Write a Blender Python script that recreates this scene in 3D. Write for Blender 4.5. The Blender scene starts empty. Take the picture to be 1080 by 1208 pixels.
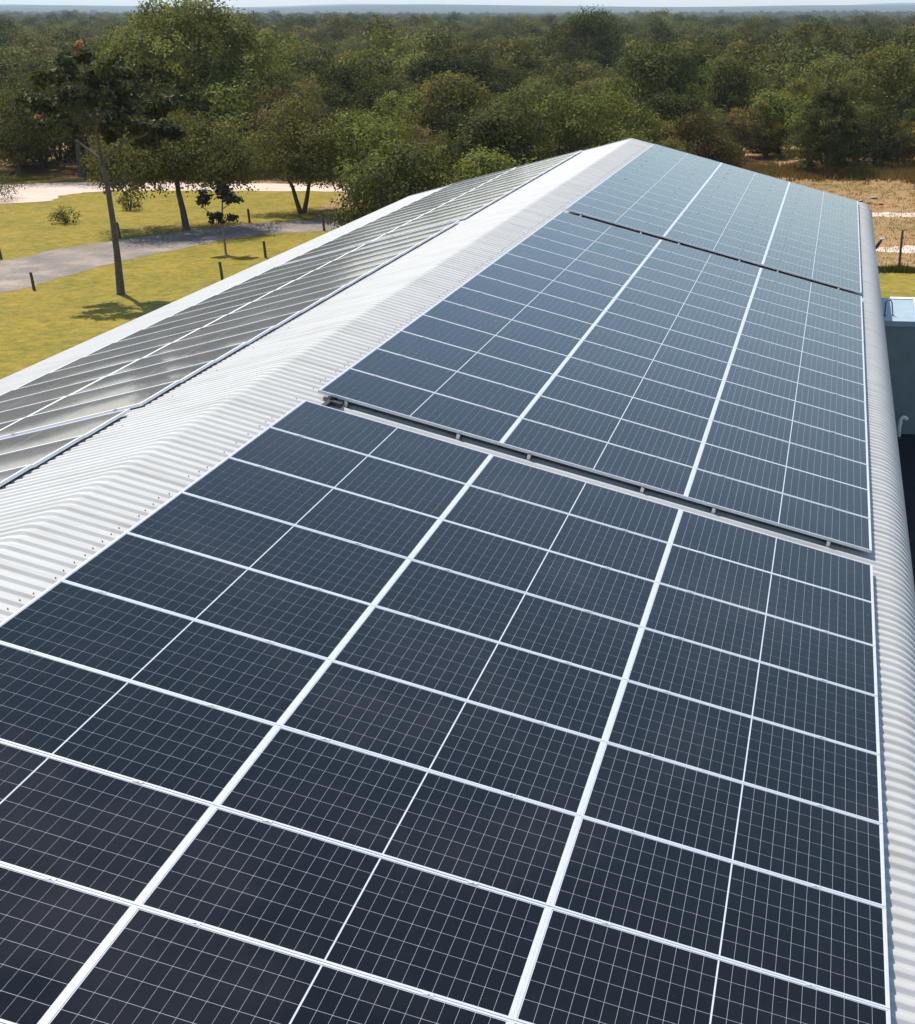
import bpy, math, random
import numpy as np
from mathutils import Vector, Matrix

scene = bpy.context.scene
R = math.radians

# ------------------------------------------------------------------ camera
cam_data = bpy.data.cameras.new('camera')
cam = bpy.data.objects.new('camera', cam_data)
scene.collection.objects.link(cam)
scene.camera = cam
CAM = Vector((6.118, -16.319, 4.321))
cam.location = CAM
cam.rotation_euler = (math.pi/2 - 0.32426, 0.0, 0.12975)
cam_data.sensor_fit = 'HORIZONTAL'
cam_data.sensor_width = 36.0
cam_data.lens = 58.61
cam_data.shift_x = -0.2013
cam_data.clip_start = 0.1
cam_data.clip_end = 40000.0

# ------------------------------------------------------------------ sky, sun, exposure
SUN_AZ, SUN_EL = R(42), R(60)          # azimuth counted to the left of +Y
sun_dir = Vector((-math.sin(SUN_AZ)*math.cos(SUN_EL), math.cos(SUN_AZ)*math.cos(SUN_EL), math.sin(SUN_EL)))
world = bpy.data.worlds.new('World')
scene.world = world
world.use_nodes = True
wn = world.node_tree.nodes
wl = world.node_tree.links
bg = wn['Background']
sky = wn.new('ShaderNodeTexSky')
sky.sky_type = 'NISHITA'
sky.sun_disc = False
sky.sun_elevation = SUN_EL
sky.sun_rotation = -SUN_AZ
sky.air_density = 1.4
sky.dust_density = 0.3
sky.ozone_density = 2.2
wl.new(sky.outputs['Color'], bg.inputs['Color'])
bg.inputs['Strength'].default_value = 0.142
sun_data = bpy.data.lights.new('sun', 'SUN')
sun_data.energy = 5.0
sun_data.angle = R(0.5)
sun_data.color = (1.0, 0.93, 0.82)
sun = bpy.data.objects.new('sun', sun_data)
scene.collection.objects.link(sun)
sun.location = (-30, 30, 60)
sun.rotation_euler = sun_dir.to_track_quat('Z', 'Y').to_euler()
scene.view_settings.view_transform = 'Standard'
scene.view_settings.look = 'None'
scene.view_settings.exposure = 0.35
scene.view_settings.gamma = 1.0
scene.view_settings.use_curve_mapping = False
scene.cycles.max_bounces = 8
scene.cycles.transparent_max_bounces = 8

GZ = -6.0                               # ground level
COL = scene.collection

# ------------------------------------------------------------------ helpers
def mesh(name, verts, faces, mat=None, smooth=False):
    me = bpy.data.meshes.new(name)
    me.from_pydata([tuple(v) for v in verts], [], [tuple(f) for f in faces])
    me.update()
    if mat: me.materials.append(mat)
    if smooth: me.polygons.foreach_set('use_smooth', [True]*len(me.polygons))
    return me

def link(name, data, parent=None, loc=None, rotz=None, matrix=None):
    o = bpy.data.objects.new(name, data)
    COL.objects.link(o)
    if parent: o.parent = parent
    if matrix is not None: o.matrix_world = matrix
    if loc is not None: o.location = loc
    if rotz is not None: o.rotation_euler = (0, 0, rotz)
    return o

def tag(o, label=None, cat=None, group=None, kind=None):
    if label: o['label'] = label
    if cat: o['category'] = cat
    if group: o['group'] = group
    if kind: o['kind'] = kind
    return o

class MB:
    """collects simple shapes into one mesh"""
    def __init__(s): s.v = []; s.f = []
    def add(s, v, f):
        n = len(s.v); s.v += [tuple(a) for a in v]; s.f += [tuple(i+n for i in q) for q in f]
    def box(s, x0, x1, y0, y1, z0, z1):
        v = [(x0,y0,z0),(x1,y0,z0),(x1,y1,z0),(x0,y1,z0),(x0,y0,z1),(x1,y0,z1),(x1,y1,z1),(x0,y1,z1)]
        s.add(v, [(3,2,1,0),(4,5,6,7),(0,1,5,4),(1,2,6,5),(2,3,7,6),(3,0,4,7)])
    def tube(s, pts, radii, n=8, cap=True):
        pts = [Vector(p) for p in pts]
        ring = []
        up = Vector((0.31, 0.95, 0.05)).normalized()
        for i, p in enumerate(pts):
            a = pts[max(i-1, 0)]; b = pts[min(i+1, len(pts)-1)]
            d = (b-a).normalized()
            x = d.cross(up)
            if x.length < 1e-3: x = d.cross(Vector((1, 0, 0)))
            x.normalize(); y = d.cross(x)
            ring.append([p + (x*math.cos(2*math.pi*k/n) + y*math.sin(2*math.pi*k/n))*radii[i] for k in range(n)])
        v = [q for r in ring for q in r]; f = []
        for i in range(len(pts)-1):
            for k in range(n):
                f.append((i*n+k, i*n+(k+1) % n, (i+1)*n+(k+1) % n, (i+1)*n+k))
        if cap:
            f.append(tuple(range(n))[::-1]); f.append(tuple((len(pts)-1)*n+k for k in range(n)))
        s.add(v, f)
    def data(s, name, mat, smooth=False): return mesh(name, s.v, s.f, mat, smooth)

# ------------------------------------------------------------------ materials
def newmat(name):
    m = bpy.data.materials.new(name); m.use_nodes = True
    nt = m.node_tree
    return m, nt, nt.nodes['Principled BSDF'], nt.nodes['Material Output']

def ramp(nt, fac, stops):
    r = nt.nodes.new('ShaderNodeValToRGB')
    cr = r.color_ramp
    while len(cr.elements) > 1: cr.elements.remove(cr.elements[-1])
    cr.elements[0].position = stops[0][0]; cr.elements[0].color = (*stops[0][1], 1)
    for p, c in stops[1:]:
        e = cr.elements.new(p); e.color = (*c, 1)
    nt.links.new(fac, r.inputs['Fac'])
    return r.outputs['Color']

def noise(nt, scale, detail=4, rough=0.55, coord='Object', vec=None):
    n = nt.nodes.new('ShaderNodeTexNoise')
    n.inputs['Scale'].default_value = scale; n.inputs['Detail'].default_value = detail
    n.inputs['Roughness'].default_value = rough
    if vec is None:
        tc = nt.nodes.new('ShaderNodeTexCoord'); vec = tc.outputs[coord]
    nt.links.new(vec, n.inputs['Vector'])
    return n.outputs['Fac']

def position(nt):
    g = nt.nodes.new('ShaderNodeNewGeometry'); return g.outputs['Position']

def mixc(nt, fac, a, b, mode='MIX'):
    m = nt.nodes.new('ShaderNodeMix'); m.data_type = 'RGBA'; m.blend_type = mode
    for sock, val in ((m.inputs[0], fac), (m.inputs[6], a), (m.inputs[7], b)):
        if isinstance(val, (int, float)): sock.default_value = val
        elif isinstance(val, tuple): sock.default_value = (*val, 1)
        else: nt.links.new(val, sock)
    return m.outputs[2]

def bump(nt, h, strength, dist):
    b = nt.nodes.new('ShaderNodeBump'); b.inputs['Strength'].default_value = strength
    b.inputs['Distance'].default_value = dist
    nt.links.new(h, b.inputs['Height']); return b.outputs['Normal']

def simple(name, col, rough=0.6, metal=0.0, var=0.12, scale=6.0, spec=0.5):
    m, nt, p, o = newmat(name)
    f = noise(nt, scale)
    c = ramp(nt, f, [(0.3, tuple(x*(1-var) for x in col)), (0.7, tuple(min(1, x*(1+var)) for x in col))])
    nt.links.new(c, p.inputs['Base Color'])
    p.inputs['Roughness'].default_value = rough; p.inputs['Metallic'].default_value = metal
    p.inputs['Specular IOR Level'].default_value = spec
    return m

# roof: white pre-painted steel with faint dirt
def mat_roof():
    m, nt, p, o = newmat('white_roof_paint')
    pos = position(nt)
    mp = nt.nodes.new('ShaderNodeMapping'); mp.inputs['Scale'].default_value = (0.35, 3.0, 1.0)
    nt.links.new(pos, mp.inputs['Vector'])
    f = noise(nt, 1.6, 6, 0.65, vec=mp.outputs['Vector'])
    c = ramp(nt, f, [(0.25, (0.33, 0.322, 0.30)), (0.5, (0.43, 0.428, 0.412)), (0.75, (0.465, 0.463, 0.447))])
    f2 = noise(nt, 26.0, 3, 0.7, vec=pos)
    c = mixc(nt, ramp(nt, f2, [(0.62, (0, 0, 0)), (0.78, (0.5, 0.5, 0.5))]), c, (0.36, 0.33, 0.28))
    oi = nt.nodes.new('ShaderNodeObjectInfo')
    c = mixc(nt, ramp(nt, oi.outputs['Random'], [(0, (0, 0, 0)), (1, (0.16, 0.16, 0.16))]), c, (0.40, 0.39, 0.37))
    nt.links.new(c, p.inputs['Base Color'])
    p.inputs['Roughness'].default_value = 0.6
    p.inputs['Specular IOR Level'].default_value = 0.35
    return m

def mat_cell(name='solar_cell_under_glass', glare_film=0.0):
    m, nt, p, o = newmat(name)
    oi = nt.nodes.new('ShaderNodeObjectInfo')
    f = noise(nt, 2.2, 4, 0.6, vec=position(nt))
    a = ramp(nt, f, [(0.3, (0.0035, 0.005, 0.006)), (0.7, (0.0055, 0.007, 0.008))])
    c = mixc(nt, oi.outputs['Random'], a, (0.005, 0.006, 0.008))
    dust_reflection = noise(nt, 0.45, 5, 0.6, vec=position(nt))  # dust, plus soft pinkish cloud reflections painted into the colour
    c = mixc(nt, ramp(nt, dust_reflection, [(0.5, (0, 0, 0)), (0.75, (0.065, 0.065, 0.065))]), c, (0.20, 0.16, 0.16))
    if glare_film:  # pale layer: some dust, mostly grazing sky glare painted in
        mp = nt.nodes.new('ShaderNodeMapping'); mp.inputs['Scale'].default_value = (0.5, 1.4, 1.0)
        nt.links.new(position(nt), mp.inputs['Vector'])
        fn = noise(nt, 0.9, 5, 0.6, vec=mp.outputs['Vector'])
        c = mixc(nt, ramp(nt, fn, [(0.3, (glare_film*0.7,)*3), (0.7, (glare_film*1.3,)*3)]), c, (0.31, 0.295, 0.285))
    speck = noise(nt, 55.0, 2, 0.5, vec=position(nt))
    c = mixc(nt, ramp(nt, speck, [(0.74, (0, 0, 0)), (0.80, (0.25, 0.25, 0.25))]), c, (0.3, 0.27, 0.22))
    nt.links.new(c, p.inputs['Base Color'])
    p.inputs['Roughness'].default_value = 0.07
    p.inputs['IOR'].default_value = 1.25
    p.inputs['Sheen Weight'].default_value = 0.16
    p.inputs['Sheen Roughness'].default_value = 0.3
    p.inputs['Sheen Tint'].default_value = (0.90, 0.95, 1.0, 1)
    return m

def mat_backsheet():
    m, nt, p, o = newmat('white_backsheet_under_glass')
    f = noise(nt, 8.0, 4, 0.6, vec=position(nt))
    nt.links.new(ramp(nt, f, [(0.3, (0.46, 0.48, 0.51)), (0.7, (0.55, 0.56, 0.58))]), p.inputs['Base Color'])
    p.inputs['Roughness'].default_value = 0.16
    return m

M = {}
M['roof'] = mat_roof()
M['cell'] = mat_cell()
M['cell_dust_glare'] = mat_cell('solar_cell_dust_and_painted_glare', 0.5)  # lawn-side copy, lightened to carry painted glare as well as dust
M['backsheet'] = mat_backsheet()
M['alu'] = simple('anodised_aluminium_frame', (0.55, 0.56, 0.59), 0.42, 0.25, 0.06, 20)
M['alu_glint'] = simple('aluminium_frame_painted_glint', (0.78, 0.78, 0.78), 0.5, 0.1, 0.05, 20)  # paler copy of the frame metal; sun glint painted in
M['rail'] = simple('mill_aluminium', (0.55, 0.56, 0.58), 0.4, 0.8, 0.1, 9)
M['black'] = simple('black_plastic', (0.02, 0.02, 0.022), 0.5)
M['screw'] = simple('weathered_screw_cap', (0.20, 0.17, 0.14), 0.6)
M['plaster'] = simple('cream_plaster', (0.55, 0.50, 0.42), 0.9, 0, 0.1, 1.5)
M['annex_wall'] = simple('slate_blue_wall_paint', (0.16, 0.20, 0.21), 0.7, 0, 0.12, 2.0)
M['annex_roof'] = simple('painted_roof_shade', (0.25, 0.33, 0.385), 0.6, 0, 0.1, 2.0)  # the building's shade on a white roof, painted as blue-grey
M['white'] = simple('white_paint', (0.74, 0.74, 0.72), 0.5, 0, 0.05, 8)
M['post'] = simple('weathered_post_timber', (0.075, 0.062, 0.05), 0.9, 0, 0.35, 14)
M['darkmetal'] = simple('dark_painted_metal', (0.05, 0.055, 0.06), 0.5)
M['stone'] = simple('pale_rubble', (0.42, 0.33, 0.25), 0.9, 0, 0.3, 5)

def mat_bark(name, a, b):
    m, nt, p, o = newmat(name)
    mp = nt.nodes.new('ShaderNodeMapping'); mp.inputs['Scale'].default_value = (9, 9, 1.6)
    tc = nt.nodes.new('ShaderNodeTexCoord'); nt.links.new(tc.outputs['Object'], mp.inputs['Vector'])
    f = noise(nt, 2.2, 6, 0.65, vec=mp.outputs['Vector'])
    nt.links.new(ramp(nt, f, [(0.3, a), (0.7, b)]), p.inputs['Base Color'])
    p.inputs['Roughness'].default_value = 0.95
    nt.links.new(bump(nt, f, 0.6, 0.02), p.inputs['Normal'])
    return m
M['bark'] = mat_bark('grey_brown_bark', (0.05, 0.04, 0.03), (0.15, 0.12, 0.09))
M['bark_pale'] = mat_bark('pale_grey_bark', (0.12, 0.10, 0.08), (0.27, 0.23, 0.18))

def mat_leaf(name, dark, mid, light, trans=0.22, rough=0.8, spec=0.06):
    m, nt, p, o = newmat(name)
    at = nt.nodes.new('ShaderNodeAttribute'); at.attribute_name = 'tint'
    c = ramp(nt, at.outputs['Fac'], [(0.0, dark), (0.5, mid), (1.0, light)])
    oi = nt.nodes.new('ShaderNodeObjectInfo')
    hs = nt.nodes.new('ShaderNodeHueSaturation')
    mr = nt.nodes.new('ShaderNodeMapRange'); nt.links.new(oi.outputs['Random'], mr.inputs['Value'])
    mr.inputs['To Min'].default_value = 0.475; mr.inputs['To Max'].default_value = 0.515
    nt.links.new(mr.outputs['Result'], hs.inputs['Hue'])
    mt = nt.nodes.new('ShaderNodeMath'); mt.operation = 'MULTIPLY'; mt.inputs[1].default_value = 7.31
    nt.links.new(oi.outputs['Random'], mt.inputs[0])
    fr = nt.nodes.new('ShaderNodeMath'); fr.operation = 'FRACT'; nt.links.new(mt.outputs[0], fr.inputs[0])
    mr2 = nt.nodes.new('ShaderNodeMapRange'); nt.links.new(fr.outputs[0], mr2.inputs['Value'])
    mr2.inputs['To Min'].default_value = 0.55; mr2.inputs['To Max'].default_value = 1.35
    nt.links.new(mr2.outputs['Result'], hs.inputs['Value'])
    nt.links.new(c, hs.inputs['Color'])
    nt.links.new(hs.outputs['Color'], p.inputs['Base Color'])
    p.inputs['Roughness'].default_value = rough; p.inputs['Specular IOR Level'].default_value = spec
    tr = nt.nodes.new('ShaderNodeBsdfTranslucent')
    nt.links.new(mixc(nt, 1.0, hs.outputs['Color'], (1.25, 1.15, 0.55), 'MULTIPLY'), tr.inputs['Color'])
    mx = nt.nodes.new('ShaderNodeMixShader'); mx.inputs['Fac'].default_value = trans
    nt.links.new(p.outputs['BSDF'], mx.inputs[1]); nt.links.new(tr.outputs['BSDF'], mx.inputs[2])
    nt.links.new(mx.outputs['Shader'], o.inputs['Surface'])
    return m
LEAF = {
 'olive':  mat_leaf('olive_foliage', (0.054, 0.061, 0.018), (0.128, 0.128, 0.034), (0.247, 0.220, 0.054)),
 'green':  mat_leaf('green_foliage', (0.048, 0.064, 0.015), (0.117, 0.135, 0.030), (0.247, 0.241, 0.049)),
 'dark':   mat_leaf('dark_foliage', (0.027, 0.037, 0.012), (0.060, 0.071, 0.020), (0.135, 0.135, 0.035), 0.22),
 'brown':  mat_leaf('brownish_foliage', (0.075, 0.064, 0.024), (0.150, 0.122, 0.043), (0.247, 0.196, 0.065)),
 'yellow': mat_leaf('yellow_green_foliage', (0.063, 0.065, 0.014), (0.165, 0.149, 0.027), (0.330, 0.270, 0.049)),
 'glossy': mat_leaf('glossy_dark_leaf', (0.022, 0.026, 0.009), (0.045, 0.052, 0.015), (0.105, 0.105, 0.028), 0.2, 0.6, 0.1),
 'flower': mat_leaf('orange_red_petal', (0.45, 0.17, 0.11), (0.60, 0.27, 0.18), (0.70, 0.40, 0.28), 0.35),
 'straw':  mat_leaf('dry_straw', (0.16, 0.12, 0.04), (0.24, 0.185, 0.06), (0.34, 0.26, 0.09), 0.3),
}

def mat_ground(name, stops, scale=0.25, fine=2.4, fines=0.35, bumpd=0.05):
    m, nt, p, o = newmat(name)
    pos = position(nt)
    f = noise(nt, scale, 7, 0.62, vec=pos)
    c = ramp(nt, f, stops)
    g = noise(nt, fine, 6, 0.7, vec=pos)
    c = mixc(nt, fines, c, ramp(nt, g, [(0.28, tuple(x*0.45 for x in stops[0][1])), (0.5, stops[len(stops)//2][1]), (0.75, tuple(min(1, x*1.5) for x in stops[-1][1]))]))
    nt.links.new(c, p.inputs['Base Color']); p.inputs['Roughness'].default_value = 0.95
    p.inputs['Specular IOR Level'].default_value = 0.15
    nt.links.new(bump(nt, noise(nt, 9.0, 5, 0.7, vec=pos), 0.7, bumpd), p.inputs['Normal'])
    return m
M['ground'] = mat_ground('dry_veld_ground', [(0.30, (0.13, 0.115, 0.035)), (0.44, (0.26, 0.165, 0.07)), (0.60, (0.31, 0.185, 0.085)), (0.75, (0.22, 0.165, 0.055))], 0.16)
M['lawn'] = mat_ground('yellow_green_lawn', [(0.34, (0.115, 0.118, 0.016)), (0.48, (0.185, 0.158, 0.019)), (0.60, (0.235, 0.176, 0.024)), (0.74, (0.30, 0.195, 0.04))], 0.45, 2.6, 0.5)
M['road'] = mat_ground('worn_asphalt_with_sand', [(0.32, (0.145, 0.127, 0.113)), (0.5, (0.215, 0.18, 0.155)), (0.68, (0.36, 0.285, 0.228))], 0.5, 5.0, 0.2, 0.01)
M['sand'] = mat_ground('pale_pink_sand', [(0.3, (0.47, 0.36, 0.29)), (0.5, (0.56, 0.43, 0.35)), (0.7, (0.63, 0.50, 0.42))], 0.6, 6.0, 0.2, 0.02)
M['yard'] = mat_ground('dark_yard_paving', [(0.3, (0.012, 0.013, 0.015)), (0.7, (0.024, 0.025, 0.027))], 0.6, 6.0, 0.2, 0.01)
M['hills'] = mat_ground('far_woodland', [(0.3, (0.022, 0.030, 0.018)), (0.5, (0.036, 0.044, 0.026)), (0.7, (0.075, 0.075, 0.042))], 0.003, 0.03, 0.4, 0.5)

rng = np.random.default_rng(7)
random.seed(7)

# ------------------------------------------------------------------ ground, hills
def smooth_noise(az, k, seed):
    r = np.random.default_rng(seed); s = 0
    for i in range(1, k+1):
        s += np.sin(az*(i*7.0) + r.uniform(0, 6.28))*r.uniform(0.4, 1.0)/i**0.7
    return s
def terrain(x, y):
    dx, dy = x-CAM.x, y-CAM.y
    r = math.hypot(dx, dy); az = math.atan2(dx, dy)
    z = GZ
    if r > 500:
        t = min(1, (r-500)/1500)
        z += t*(2.5*math.sin(x*0.0031+1.3)*math.sin(y*0.0027+0.4) - 4.0)
    if r > 3000:
        t = min(1, (r-3000)/4500); t = t*t*(3-2*t)
        z += t*(40 + 9*float(smooth_noise(az, 6, 3)))
        if r > 9000:
            t2 = min(1, (r-9000)/4000); t2 = t2*t2*(3-2*t2)
            pk = 26*math.exp(-((az-0.035)/0.03)**2) + 20*math.exp(-((az-0.085)/0.02)**2) + 10*math.exp(-((az+0.33)/0.05)**2)
            z += t2*(16 + pk + 4*float(smooth_noise(az, 14, 5)))
    return z
def ring_sheet(radii, naz):
    v, f = [], []
    if radii[0] == 0:
        v.append((CAM.x, CAM.y, GZ)); rad = radii[1:]; base = 1
    else: rad = radii; base = 0
    for r in rad:
        for k in range(naz):
            a = 2*math.pi*k/naz
            x, y = CAM.x+r*math.sin(a), CAM.y+r*math.cos(a)
            v.append((x, y, terrain(x, y)))
    for i in range(len(rad)-1):
        for k in range(naz):
            k2 = (k+1) % naz
            f.append((base+i*naz+k, base+i*naz+k2, base+(i+1)*naz+k2, base+(i+1)*naz+k))
    if base:
        for k in range(naz): f.append((0, base+(k+1) % naz, base+k))
    return v, f
v, f = ring_sheet([0, 120, 300, 500, 700, 950, 1250, 1600, 2000, 2500, 3000], 240)
tag(link('ground', mesh('ground', v, f, M['ground'], True)), kind='structure')
v, f = ring_sheet([3000, 3400, 3900, 4500, 5200, 6000, 6800, 7600, 8400, 9200, 10000, 11000, 12000, 13000, 14000], 720)
tag(link('hills', mesh('hills', v, f, M['hills'], True)), kind='structure')

def sheet(name, outline, z, mat, jitter=0.0, step=0.5):
    pts = []
    n = len(outline)
    for i in range(n):
        a = Vector((*outline[i], 0)); b = Vector((*outline[(i+1) % n], 0))
        k = max(1, int((b-a).length/step))
        d = (b-a).normalized() if (b-a).length else Vector((1, 0, 0)); nrm = Vector((-d.y, d.x, 0))
        for j in range(k):
            p = a.lerp(b, j/k)
            p = p + nrm*random.gauss(0, jitter)
            pts.append((p.x, p.y, GZ+z))
    return tag(link(name, mesh(name, pts, [tuple(range(len(pts)))], mat)), kind='structure')

def spline(pts, n=10):
    out = []
    P = [Vector((*p, 0)) for p in pts]
    P = [P[0]*2-P[1]] + P + [P[-1]*2-P[-2]]
    for i in range(1, len(P)-2):
        for j in range(n):
            t = j/n
            out.append(0.5*((2*P[i]) + (P[i+1]-P[i-1])*t + (2*P[i-1]-5*P[i]+4*P[i+1]-P[i+2])*t*t + (3*P[i]-P[i-1]-3*P[i+1]+P[i+2])*t**3))
    out.append(P[-2]); return [(p.x, p.y) for p in out]

sheet('lawn', [(-9.2, -30), (-9.2, 38), (-14, 50), (-19, 56), (-22, 62), (-24, 76), (-31, 76), (-45, 77), (-60, 84), (-110, 90), (-110, -30)], 0.004, M['lawn'], 0.12, 0.8)
far = spline([(-52, 18), (-38, 31), (-30.2, 44.3), (-29.4, 47.5), (-28.2, 50.3), (-26.9, 52.6), (-25.3, 55.6), (-23.3, 57.7), (-21.0, 59.2), (-16, 61)])
near = spline([(-46, 13), (-33, 26), (-25.9, 37.4), (-25.5, 39.0), (-25.2, 41.4), (-24.75, 45), (-23.9, 48.3), (-22.5, 52.5), (-20.6, 54.6), (-15, 57)])
sheet('road', far + near[::-1], 0.010, M['road'], 0.07, 0.5)
far = spline([(-90, 60), (-60, 68), (-45.5, 73), (-42.4, 74.6), (-38, 75.4), (-30, 75.6), (-22, 75.8), (-16, 76)])
near = spline([(-90, 48), (-55, 58), (-40.0, 64.2), (-39.4, 68.0), (-37.3, 70.4), (-29.4, 71.6), (-22, 72), (-16, 72.5)])
sheet('sand_path', far + near[::-1], 0.010, M['sand'], 0.10, 0.6)
sheet('lawn', [(7.6, 24.6), (30, 24.6), (30, 46.6), (7.6, 46.6)], 0.004, M['lawn'], 0.10, 0.5)
sheet('sand_path', spline([(-2, 66.0), (4, 66.1), (8, 66.1), (10.2, 66.4), (20, 67.0), (40, 67)]) + spline([(-2, 64.0), (4, 64.3), (8, 64.4), (10.2, 64.6), (20, 64.8), (40, 65)])[::-1], 0.008, M['sand'], 0.12, 0.5)
sheet('sand_path', spline([(-2, 53.0), (4, 53.2), (8, 53.5), (9.7, 54.2), (16, 55), (40, 58)]) + spline([(-2, 51.4), (4, 51.6), (8, 52.0), (9.6, 51.9), (16, 52.4), (40, 54)])[::-1], 0.008, M['sand'], 0.12, 0.5)
sheet('yard', [(6.6, -30), (22, -30), (22, 24.5), (6.6, 24.5)], 0.004, M['yard'])

# ------------------------------------------------------------------ the long building
S, T = 0.25486, 0.0071                   # roof pitch, slight fall along the ridge
XR = -0.775                              # ridge line
cS, sS = math.cos(S), math.sin(S)
ey = Vector((0, 1, T)).normalized()
def plane_matrix(side):
    """roof-panel plane: local x down the slope, y along the ridge, z out of the roof"""
    d = Vector((side*cS, 0, -sS))
    if side > 0:
        o = Vector((0, 0, 0)); ax = d; ayy = ey
    else:
        o = Vector((XR, 0, -XR/cS*sS - 0.045)); ax = d; ayy = -ey
    z = ax.cross(ayy).normalized()
    ayy = z.cross(ax).normalized()
    m = Matrix.Identity(4)
    for i, c in enumerate((ax, ayy, z)):
        m[0][i], m[1][i], m[2][i] = c
    m.translation = o
    return m
PR, PL = plane_matrix(1), plane_matrix(-1)

RIB_H, PITCH, CREST = 0.030, 0.1715, -0.102
Y_END = 33.78
NSHEET = 70
SHEET_W = PITCH*4
def roof_path():
    """half cross-section from the ridge outwards: (x offset from ridge, z, nx, nz) for the crest line"""
    zr = -XR/cS*sS + CREST/cS            # crest plane at the ridge line
    pts = []
    rr = 0.30                            # rolled ridge
    for k in range(0, 6):
        a = S*k/5
        # arc centred under the ridge, tangent to both slopes
        cz = zr - rr/cS
        pts.append((rr*math.sin(a), cz + rr*math.cos(a), math.sin(a), math.cos(a)))
    u0 = 7.08 - XR/cS                    # straight run, measured down the slope from the ridge line
    for t in (0.25, 0.5, 0.75, 1.0):
        u = rr*math.tan(S) + (u0-rr*math.tan(S))*t
        pts.append((u*cS, zr-u*sS, sS, cS))
    rb = 0.5
    cx, cz = u0*cS - rb*sS, zr-u0*sS - rb*cS
    for k in range(1, 11):
        a = S + (R(88)-S)*k/10
        pts.append((cx+rb*math.sin(a), cz+rb*math.cos(a), math.sin(a), math.cos(a)))
    x, z = pts[-1][:2]
    pts.append((x+0.006, z-0.16, 1.0, 0.0))
    return pts
half = roof_path()
path = [(-x, z, -nx, nz) for x, z, nx, nz in half[:0:-1]] + half
prof = []
for rib in range(4):
    for fy, fh in ((0.0, 0.0), (0.11, 0.0), (0.18, 0.12), (0.28, 0.86), (0.35, 1.0), (0.65, 1.0), (0.72, 0.86), (0.82, 0.12), (0.89, 0.0)):
        prof.append(((rib+fy)*PITCH, fh))
prof.append((4*PITCH, 0.0))
v, f = [], []
for x, z, nx, nz in path:
    for y, h in prof:
        d = -(1-h)*RIB_H
        v.append((x+nx*d, y, z+nz*d))
n = len(prof)
for i in range(len(path)-1):
    for k in range(n-1):
        f.append((i*n+k, (i+1)*n+k, (i+1)*n+k+1, i*n+k+1))
sheet_me = mesh('roof_sheet', v, f, M['roof'], True)

bld = link('long_building', None, loc=(XR, Y_END-NSHEET*SHEET_W, GZ))
tag(bld, 'long building under a white ribbed steel roof with curved eaves, carrying the solar panels', 'building')
bpy.context.view_layer.update()
binv = bld.matrix_world.inverted()
rotT = Matrix.Rotation(T, 4, 'X')
def bpart(name, data, mw):
    o = bpy.data.objects.new(name, data); COL.objects.link(o); o.parent = bld
    o.matrix_parent_inverse = Matrix.Identity(4); o.matrix_basis = binv @ mw
    return o
for i in range(NSHEET):
    y = Y_END - (NSHEET-i)*SHEET_W
    bpart('roof_sheet', sheet_me, Matrix.Translation((XR, y, y*T)) @ rotT)
# screws: two lines of fastener caps on the ribs
mb = MB()
for side in (1, -1):
    for u, every in ((0.62, 1),) if side > 0 else ((1.25, 8),):
        for k in range(int(NSHEET*4)):
            if k % every or random.random() < 0.3: continue
            y = Y_END - (k+0.5)*PITCH + random.gauss(0, 0.008)
            uu = u + random.gauss(0, 0.012)
            zr = -XR/cS*sS + CREST/cS
            c = Vector((XR + side*uu*cS, y, zr-uu*sS + y*T))
            nrm = Vector((side*sS, 0, cS))
            mb.tube([c-nrm*0.004, c+nrm*0.012], [0.007, 0.005], 6)
tag(bpart('screw_heads', mb.data('screw_heads', M['screw']), Matrix.Identity(4)), kind='stuff')
# verge flashing on the two gables, following the roof outline
for nm, yy in (('verge_flashing', Y_END), ('verge_flashing', Y_END-NSHEET*SHEET_W)):
    v, f = [], []
    for x, z, nx, nz in path:
        for dy, dn in ((-0.05, 0.012), (0.05, 0.012), (0.05, -0.14), (0.035, -0.14)):
            s_ = 1 if yy > 0 else -1
            v.append((XR+x+nx*dn, yy+dy*s_, z+nz*dn+yy*T))
    for i in range(len(path)-1):
        for k in range(3): f.append((i*4+k, (i+1)*4+k, (i+1)*4+k+1, i*4+k+1))
    bpart(nm, mesh(nm, v, f, M['white'], False), Matrix.Identity(4))
xo = half[-1][0]
zlow = half[-1][1]
y0, y1 = Y_END-NSHEET*SHEET_W+0.25, Y_END-0.25
for sx in (1, -1):
    mb = MB(); x = XR+sx*(xo-0.22)
    mb.box(min(x, x-sx*0.2), max(x, x-sx*0.2), y0, y1, GZ, zlow+0.1+0.0)
    bpart('wall', mb.data('wall', M['plaster']), Matrix.Identity(4))
for yy, s_ in ((y0, 1), (y1, -1)):
    hw = xo-0.42-0.003
    zt = zlow+0.1
    top = -XR/cS*sS - 0.40 + yy*T
    v = []
    for dy in (0.0, 0.2*s_):
        v += [(XR-hw, yy+dy, GZ), (XR+hw, yy+dy, GZ), (XR+hw, yy+dy, zt), (XR, yy+dy, top), (XR-hw, yy+dy, zt)]
    f = [(0, 1, 2, 3, 4), (9, 8, 7, 6, 5)] + [(i, (i+5), (i+1) % 5+5, (i+1) % 5) for i in range(5)]
    bpart('gable_wall', mesh('gable_wall', v, f, M['plaster']), Matrix.Identity(4))

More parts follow.
